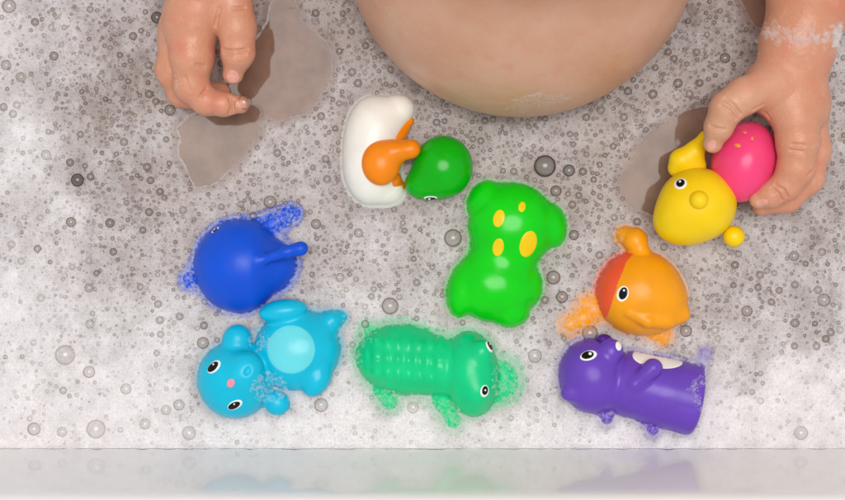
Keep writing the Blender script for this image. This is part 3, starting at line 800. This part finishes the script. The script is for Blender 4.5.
placed = [tuple(b) for b, k in zip(known, okk) if k]
def scatter(n, r0, r1, power, placed, seed, gap=1.0, dlim=None):
    r = np.random.default_rng(seed)
    x = r.uniform(-4, 850, n); y = r.uniform(-6, 444, n); rad = r0 + (r1 - r0) * r.random(n) ** power
    ok = ~blocked(x, y, rad)
    if dlim is not None: ok &= r.random(n) < dlim(density(x, y))
    x, y, rad = x[ok], y[ok], rad[ok]
    cell = 24; grid = {}
    for b in placed: grid.setdefault((int(b[0]//cell), int(b[1]//cell)), []).append(b)
    out = []
    for a, b, c in sorted(zip(x, y, rad), key=lambda t: -t[2]):
        i, j = int(a//cell), int(b//cell); good = True
        for u_ in (-1,0,1):
            for v_ in (-1,0,1):
                for e in grid.get((i+u_, j+v_), ()):
                    if (e[0]-a)**2 + (e[1]-b)**2 < ((e[2]+c)*gap)**2: good = False; break
                if not good: break
            if not good: break
        if good:
            out.append((a, b, c)); grid.setdefault((i, j), []).append((a, b, c))
    return out
mid = scatter(900, 2.5, 4.0, 1.9, placed, 21, 1.05, lambda d: np.clip(1.35 - 1.25 * d, 0.1, 1))[:300 - len(placed)]
def top_z(x, y): return float(foam_h(np.array([x], float), np.array([y], float))[0])
def lift_xy(x, y, z): p = q(x, y, z); return float(p[0]), float(p[1])
BR = random.Random(4)
for b in placed + mid:
    z = max(top_z(b[0], b[1]) + 0.25 + b[2] * 0.05, 0.6)
    x_, y_ = lift_xy(b[0], b[1], z)
    dv = float(density(np.array([b[0]]), np.array([b[1]]))[0]) + BR.uniform(-0.2, 0.32) - (0.6 if (b[0], b[1]) in ((545,166),(569,170.5),(77.5,180),(157,17.5),(71,222),(110,223)) else 0)
    me = bubbles_mesh('soap_bubble', [(0, 0, 0, b[2])], 20, 7, dens=[dv])
    c0 = W(np.array([0., 0., 0.]))
    co = np.empty(len(me.vertices) * 3, f32); me.vertices.foreach_get('co', co); co = (co.reshape(-1, 3) - c0).astype(f32); me.vertices.foreach_set('co', co.ravel()); me.update()
    ob = bpy.data.objects.new('soap_bubble', me); COL.objects.link(ob); ob.location = W(np.array([x_, y_, z]))
    key = (b[0], b[1])
    tag(ob, special.get(key, 'small clear round soap bubble sitting in the lather'), 'bubble', 'soap bubbles on the foam')
small = scatter(16000, 0.9, 2.5, 2.3, placed + mid, 22, 0.95, lambda d: np.clip(1.3 - 1.15 * d, 0.14, 1))
pts = []
sx = np.array([b[0] for b in small]); sy = np.array([b[1] for b in small]); sr = np.array([b[2] for b in small])
sz = np.maximum(foam_h(sx, sy) + 0.05, 0.4)
so = link('small_bubbles', bubbles_mesh('small_bubbles', np.stack([sx, sy, sz, sr], -1), 9, 3, dens=density(sx, sy) + RNG.uniform(-0.2, 0.45, len(sx))))
tag(so, 'tiny soap bubbles speckling the whole lather', 'bubbles', kind='stuff')

# suds that cling to the toys and to the wrist
def suds_mat():
    m, nt, out = newmat('suds'); t = NT(nt)
    b = t.n('ShaderNodeBsdfPrincipled'); b.inputs['Base Color'].default_value = (0.9, 0.89, 0.88, 1); b.inputs['Roughness'].default_value = 0.2
    tr = t.n('ShaderNodeBsdfTransparent'); mx = t.n('ShaderNodeMixShader')
    lw = t.n('ShaderNodeLayerWeight'); lw.inputs['Blend'].default_value = 0.5
    t.l(t.mr(lw.outputs['Facing'], 0.0, 0.9, 0.08, 0.38), mx.inputs[0]); t.l(tr.outputs[0], mx.inputs[1]); t.l(b.outputs[0], mx.inputs[2]); t.l(mx.outputs[0], out.inputs[0])
    return m
M['suds'] = suds_mat()
def drop_z(f, x, y, z0=110, lowest=0.0):
    P = np.stack([x, y, np.full(x.shape, z0)], -1).astype(f32); d = np.array([0, 0, -1], f32)
    for _ in range(50): P = (P + np.clip(f(P) * 0.85, -4, 30)[:, None] * d).astype(f32)
    return P[:, 2]
cl = []
def cluster(i, cx, cy, rx, ry, ang, n, r0=0.9, r1=2.0, jitter=1.2):
    f = ALLF[i][0]; r = np.random.default_rng(int(cx * 31 + cy))
    a = r.uniform(0, 2*math.pi, n); t = np.sqrt(r.random(n)); ca, sa = math.cos(math.radians(ang)), math.sin(math.radians(ang))
    u_, v_ = t*np.cos(a)*rx, t*np.sin(a)*ry
    x, y = cx + u_*ca - v_*sa, cy + u_*sa + v_*ca
    z = drop_z(f, x, y); ok = z > 1
    x, y, z = x[ok], y[ok], z[ok]; rad = r0 + (r1 - r0) * r.random(len(x)) ** 2
    cl.append(np.stack([x, y, z - 0.3 + r.random(len(x)) * jitter, rad], -1))
OT, CR, FI, HI, PE, DU, FR, WH = 3, 4, 5, 6, 8, 0, 1, 2
cluster(OT, 272, 385, 17, 15, 0, 190); cluster(OT, 262, 340, 12, 10, 0, 70, 0.8, 1.6); cluster(HI, 692, 380, 14, 5, -30, 90, 0.6, 1.3); cluster(HI, 690, 395, 4, 14, -10, 70, 0.6, 1.2)
for (a, b, rx, ry, n) in ((390,400,14,13,110),(450,416,15,16,130),(506,379,16,22,170),(368,336,12,10,30),(358,358,6,20,30)): cluster(CR, a, b, rx, ry, 0, n, 0.8, 2.0)
for (a, b, rx, ry, n) in ((580,316,18,14,110),(616,236,6,10,40),(660,336,12,7,40)): cluster(FI, a, b, rx, ry, 0, n, 0.7, 1.7)
for (a, b, rx, ry, n) in ((286,217,12,8,60),(192,280,6,9,30)): cluster(WH, a, b, rx, ry, 0, n, 0.7, 1.7)
for (a, b, rx, ry, n) in ((236,4,6,10,16),(176,80,5,9,14),(222,96,10,5,8),(250,40,3,12,8),(782,60,30,14,14),(806,150,8,24,12)):
    p_ = q(a, b, 85); cluster(PE, p_[0], p_[1], rx, ry, 0, n, 0.6, 1.5, 0.3)
# wrist lather ring
r_ = np.random.default_rng(5)
def wristband():
    n = 520; t = np.where(r_.random(n) < 0.25, 0.88 + 0.12 * r_.random(n), r_.random(n)); x = 764 + t * 80; y = 26 + 8 * np.sin(t * 3) + 6 * t + r_.normal(0, 6, n)
    k = (HC - 95) / HC; x = CX + (x - CX) * k; y = CY + (y - CY) * k
    z = drop_z(person_sdf, x, y, 150); ok = z > 20
    return np.stack([x[ok], y[ok], z[ok] + r_.random(ok.sum()) * 2.0, 0.8 + 2.2 * r_.random(ok.sum()) ** 3], -1)
wb = wristband()
me = bubbles_mesh('wrist_suds', wb, 7, 3, base=False, hgt=0.55); me.materials.clear(); me.materials.append(M['suds']); me.polygons.foreach_set('material_index', np.zeros(len(me.polygons), np.int32))
tag(link('wrist_suds', me), 'ring of wet lather round the wrist of the hand that holds the toy', 'foam', kind='stuff')
me = bubbles_mesh('clinging_suds', np.concatenate(cl), 7, 3, base=False, hgt=0.55); me.materials.clear(); me.materials.append(M['suds']); me.polygons.foreach_set('material_index', np.zeros(len(me.polygons), np.int32))
tag(link('clinging_suds', me), 'fine bubbles clinging to the wet toys', 'foam', kind='stuff')
# smear of thin lather, with a wet highlight painted pale, on the belly and a drop on the fingertip
m, nt, out = newmat('wet_smear'); t = NT(nt)
b_ = t.n('ShaderNodeBsdfPrincipled'); b_.inputs['Base Color'].default_value = (0.88, 0.84, 0.80, 1); b_.inputs['Roughness'].default_value = 0.2
tr_ = t.n('ShaderNodeBsdfTransparent'); mx_ = t.n('ShaderNodeMixShader')
t.l(t.mr(noise(t, obj_px(t), 0.35, 3), 0.4, 0.65, 0.04, 0.34), mx_.inputs[0]); t.l(tr_.outputs[0], mx_.inputs[1]); t.l(b_.outputs[0], mx_.inputs[2]); t.l(mx_.outputs[0], out.inputs[0])
sm = decal('lather_highlight_smear', person_sdf, (541, 97), 28, 5.5, -7, m, None, (0, 0, 0), 0.8, zc=150, seg=60, rings=12, lobes=lambda a: 1 + 0.16 * math.sin(3 * a + 1) + 0.12 * math.sin(7 * a) + 0.08 * math.sin(13 * a + 2))
tag(sm, 'thin pale smear of lather and painted wet highlight low on the belly', 'foam', kind='stuff')
dm = bubbles_mesh('water_drop', [(CX, CY, 0, 7.5)], 24, 8, base=False, dens=[0.9], hgt=0.9); dm.materials.clear(); dm.materials.append(M['film']); dm.polygons.foreach_set('material_index', np.zeros(len(dm.polygons), np.int32))
do = bpy.data.objects.new('water_drop', dm); COL.objects.link(do); do.location = W(q(244.5, 102.5, 50)); do.rotation_euler = (0, math.radians(25), 0)
tag(do, 'clear soapy drop clinging to the tip of the bent index finger', 'water drop')
# fringe where foam climbs the waterline of everything that floats
fr = []
for f, lo, hi in ALLF:
    n = 60000; r2 = np.random.default_rng(int(lo[0]))
    x = r2.uniform(max(lo[0], -4), min(hi[0], 850), n); y = r2.uniform(max(lo[1], -4), min(hi[1], 444), n)
    hz = foam_h(x, y); z = hz + r2.exponential(1.6, n) - 0.5
    P = np.stack([x, y, z], -1).astype(f32); d = f(P)
    ok = (d > -0.6) & (d < 2.2) & (hz > 0.5)
    P = P[ok][:1500]
    fr.append(np.concatenate([P, 0.6 + 1.3 * r2.random((len(P), 1)) ** 2.5], 1))
r3 = np.random.default_rng(77); n = 900; xw = r3.uniform(-4, 850, n); keepw = vnoise(xw, xw * 0, 26, 13) + 0.3 * r3.random(n) > 0.55; xw = xw[keepw]
zw = foam_h(xw, np.full(xw.shape, 446.0)) + r3.exponential(2.2, len(xw))
fr.append(np.stack([xw, 446.3 + zw * 0.11 - 0.2, zw, 0.6 + 1.6 * r3.random(len(xw)) ** 3], -1))
me = bubbles_mesh('waterline_suds', np.concatenate(fr), 6, 2, base=False, hgt=0.6); me.materials.clear(); me.materials.append(M['suds']); me.polygons.foreach_set('material_index', np.zeros(len(me.polygons), np.int32))
tag(link('waterline_suds', me), 'fringe of fine bubbles along the waterline of the toys and the child', 'foam', kind='stuff')

# ------------------------------------------------------------------ light and camera
wd = bpy.data.worlds.new('World'); sc.world = wd; wd.use_nodes = True
bg = wd.node_tree.nodes['Background']; bg.inputs[0].default_value = (0.93, 0.96, 1.0, 1); bg.inputs[1].default_value = 0.54
def area(name, loc, tgt, size, power, col):
    l = bpy.data.lights.new(name, 'AREA'); l.shape = 'ELLIPSE'; l.size, l.size_y = size; l.energy = power; l.color = col
    o = bpy.data.objects.new(name, l); COL.objects.link(o); o.location = loc
    from mathutils import Vector
    o.rotation_euler = (Vector(tgt) - Vector(loc)).to_track_quat('-Z', 'Y').to_euler()
    return o
area('ceiling_bounce', (0.06, 0.16, 2.0), (0.06, 0.16, 0), (1.35, 1.08), 27.5, (1.0, 0.975, 0.955))  # area light standing in for flash light bounced off the ceiling
cam = bpy.data.cameras.new('camera'); co = bpy.data.objects.new('camera', cam); COL.objects.link(co)
co.location = (0, 0, HC * S); co.rotation_euler = (0, 0, 0)
cam.sensor_width = 36; cam.lens = 36 * (HC * S) / (845 * S); cam.clip_start = 0.01; cam.clip_end = 50
cam.dof.use_dof = True; cam.dof.focus_distance = (HC - 22) * S; cam.dof.aperture_fstop = 4.0
sc.camera = co
vs = sc.view_settings; sc.display_settings.display_device = 'sRGB'
vs.view_transform = 'Standard'; vs.look = 'None'; vs.exposure = 0; vs.gamma = 1
sc.cycles.max_bounces = 8; sc.cycles.transparent_max_bounces = 16
sc.cycles.use_denoising = True
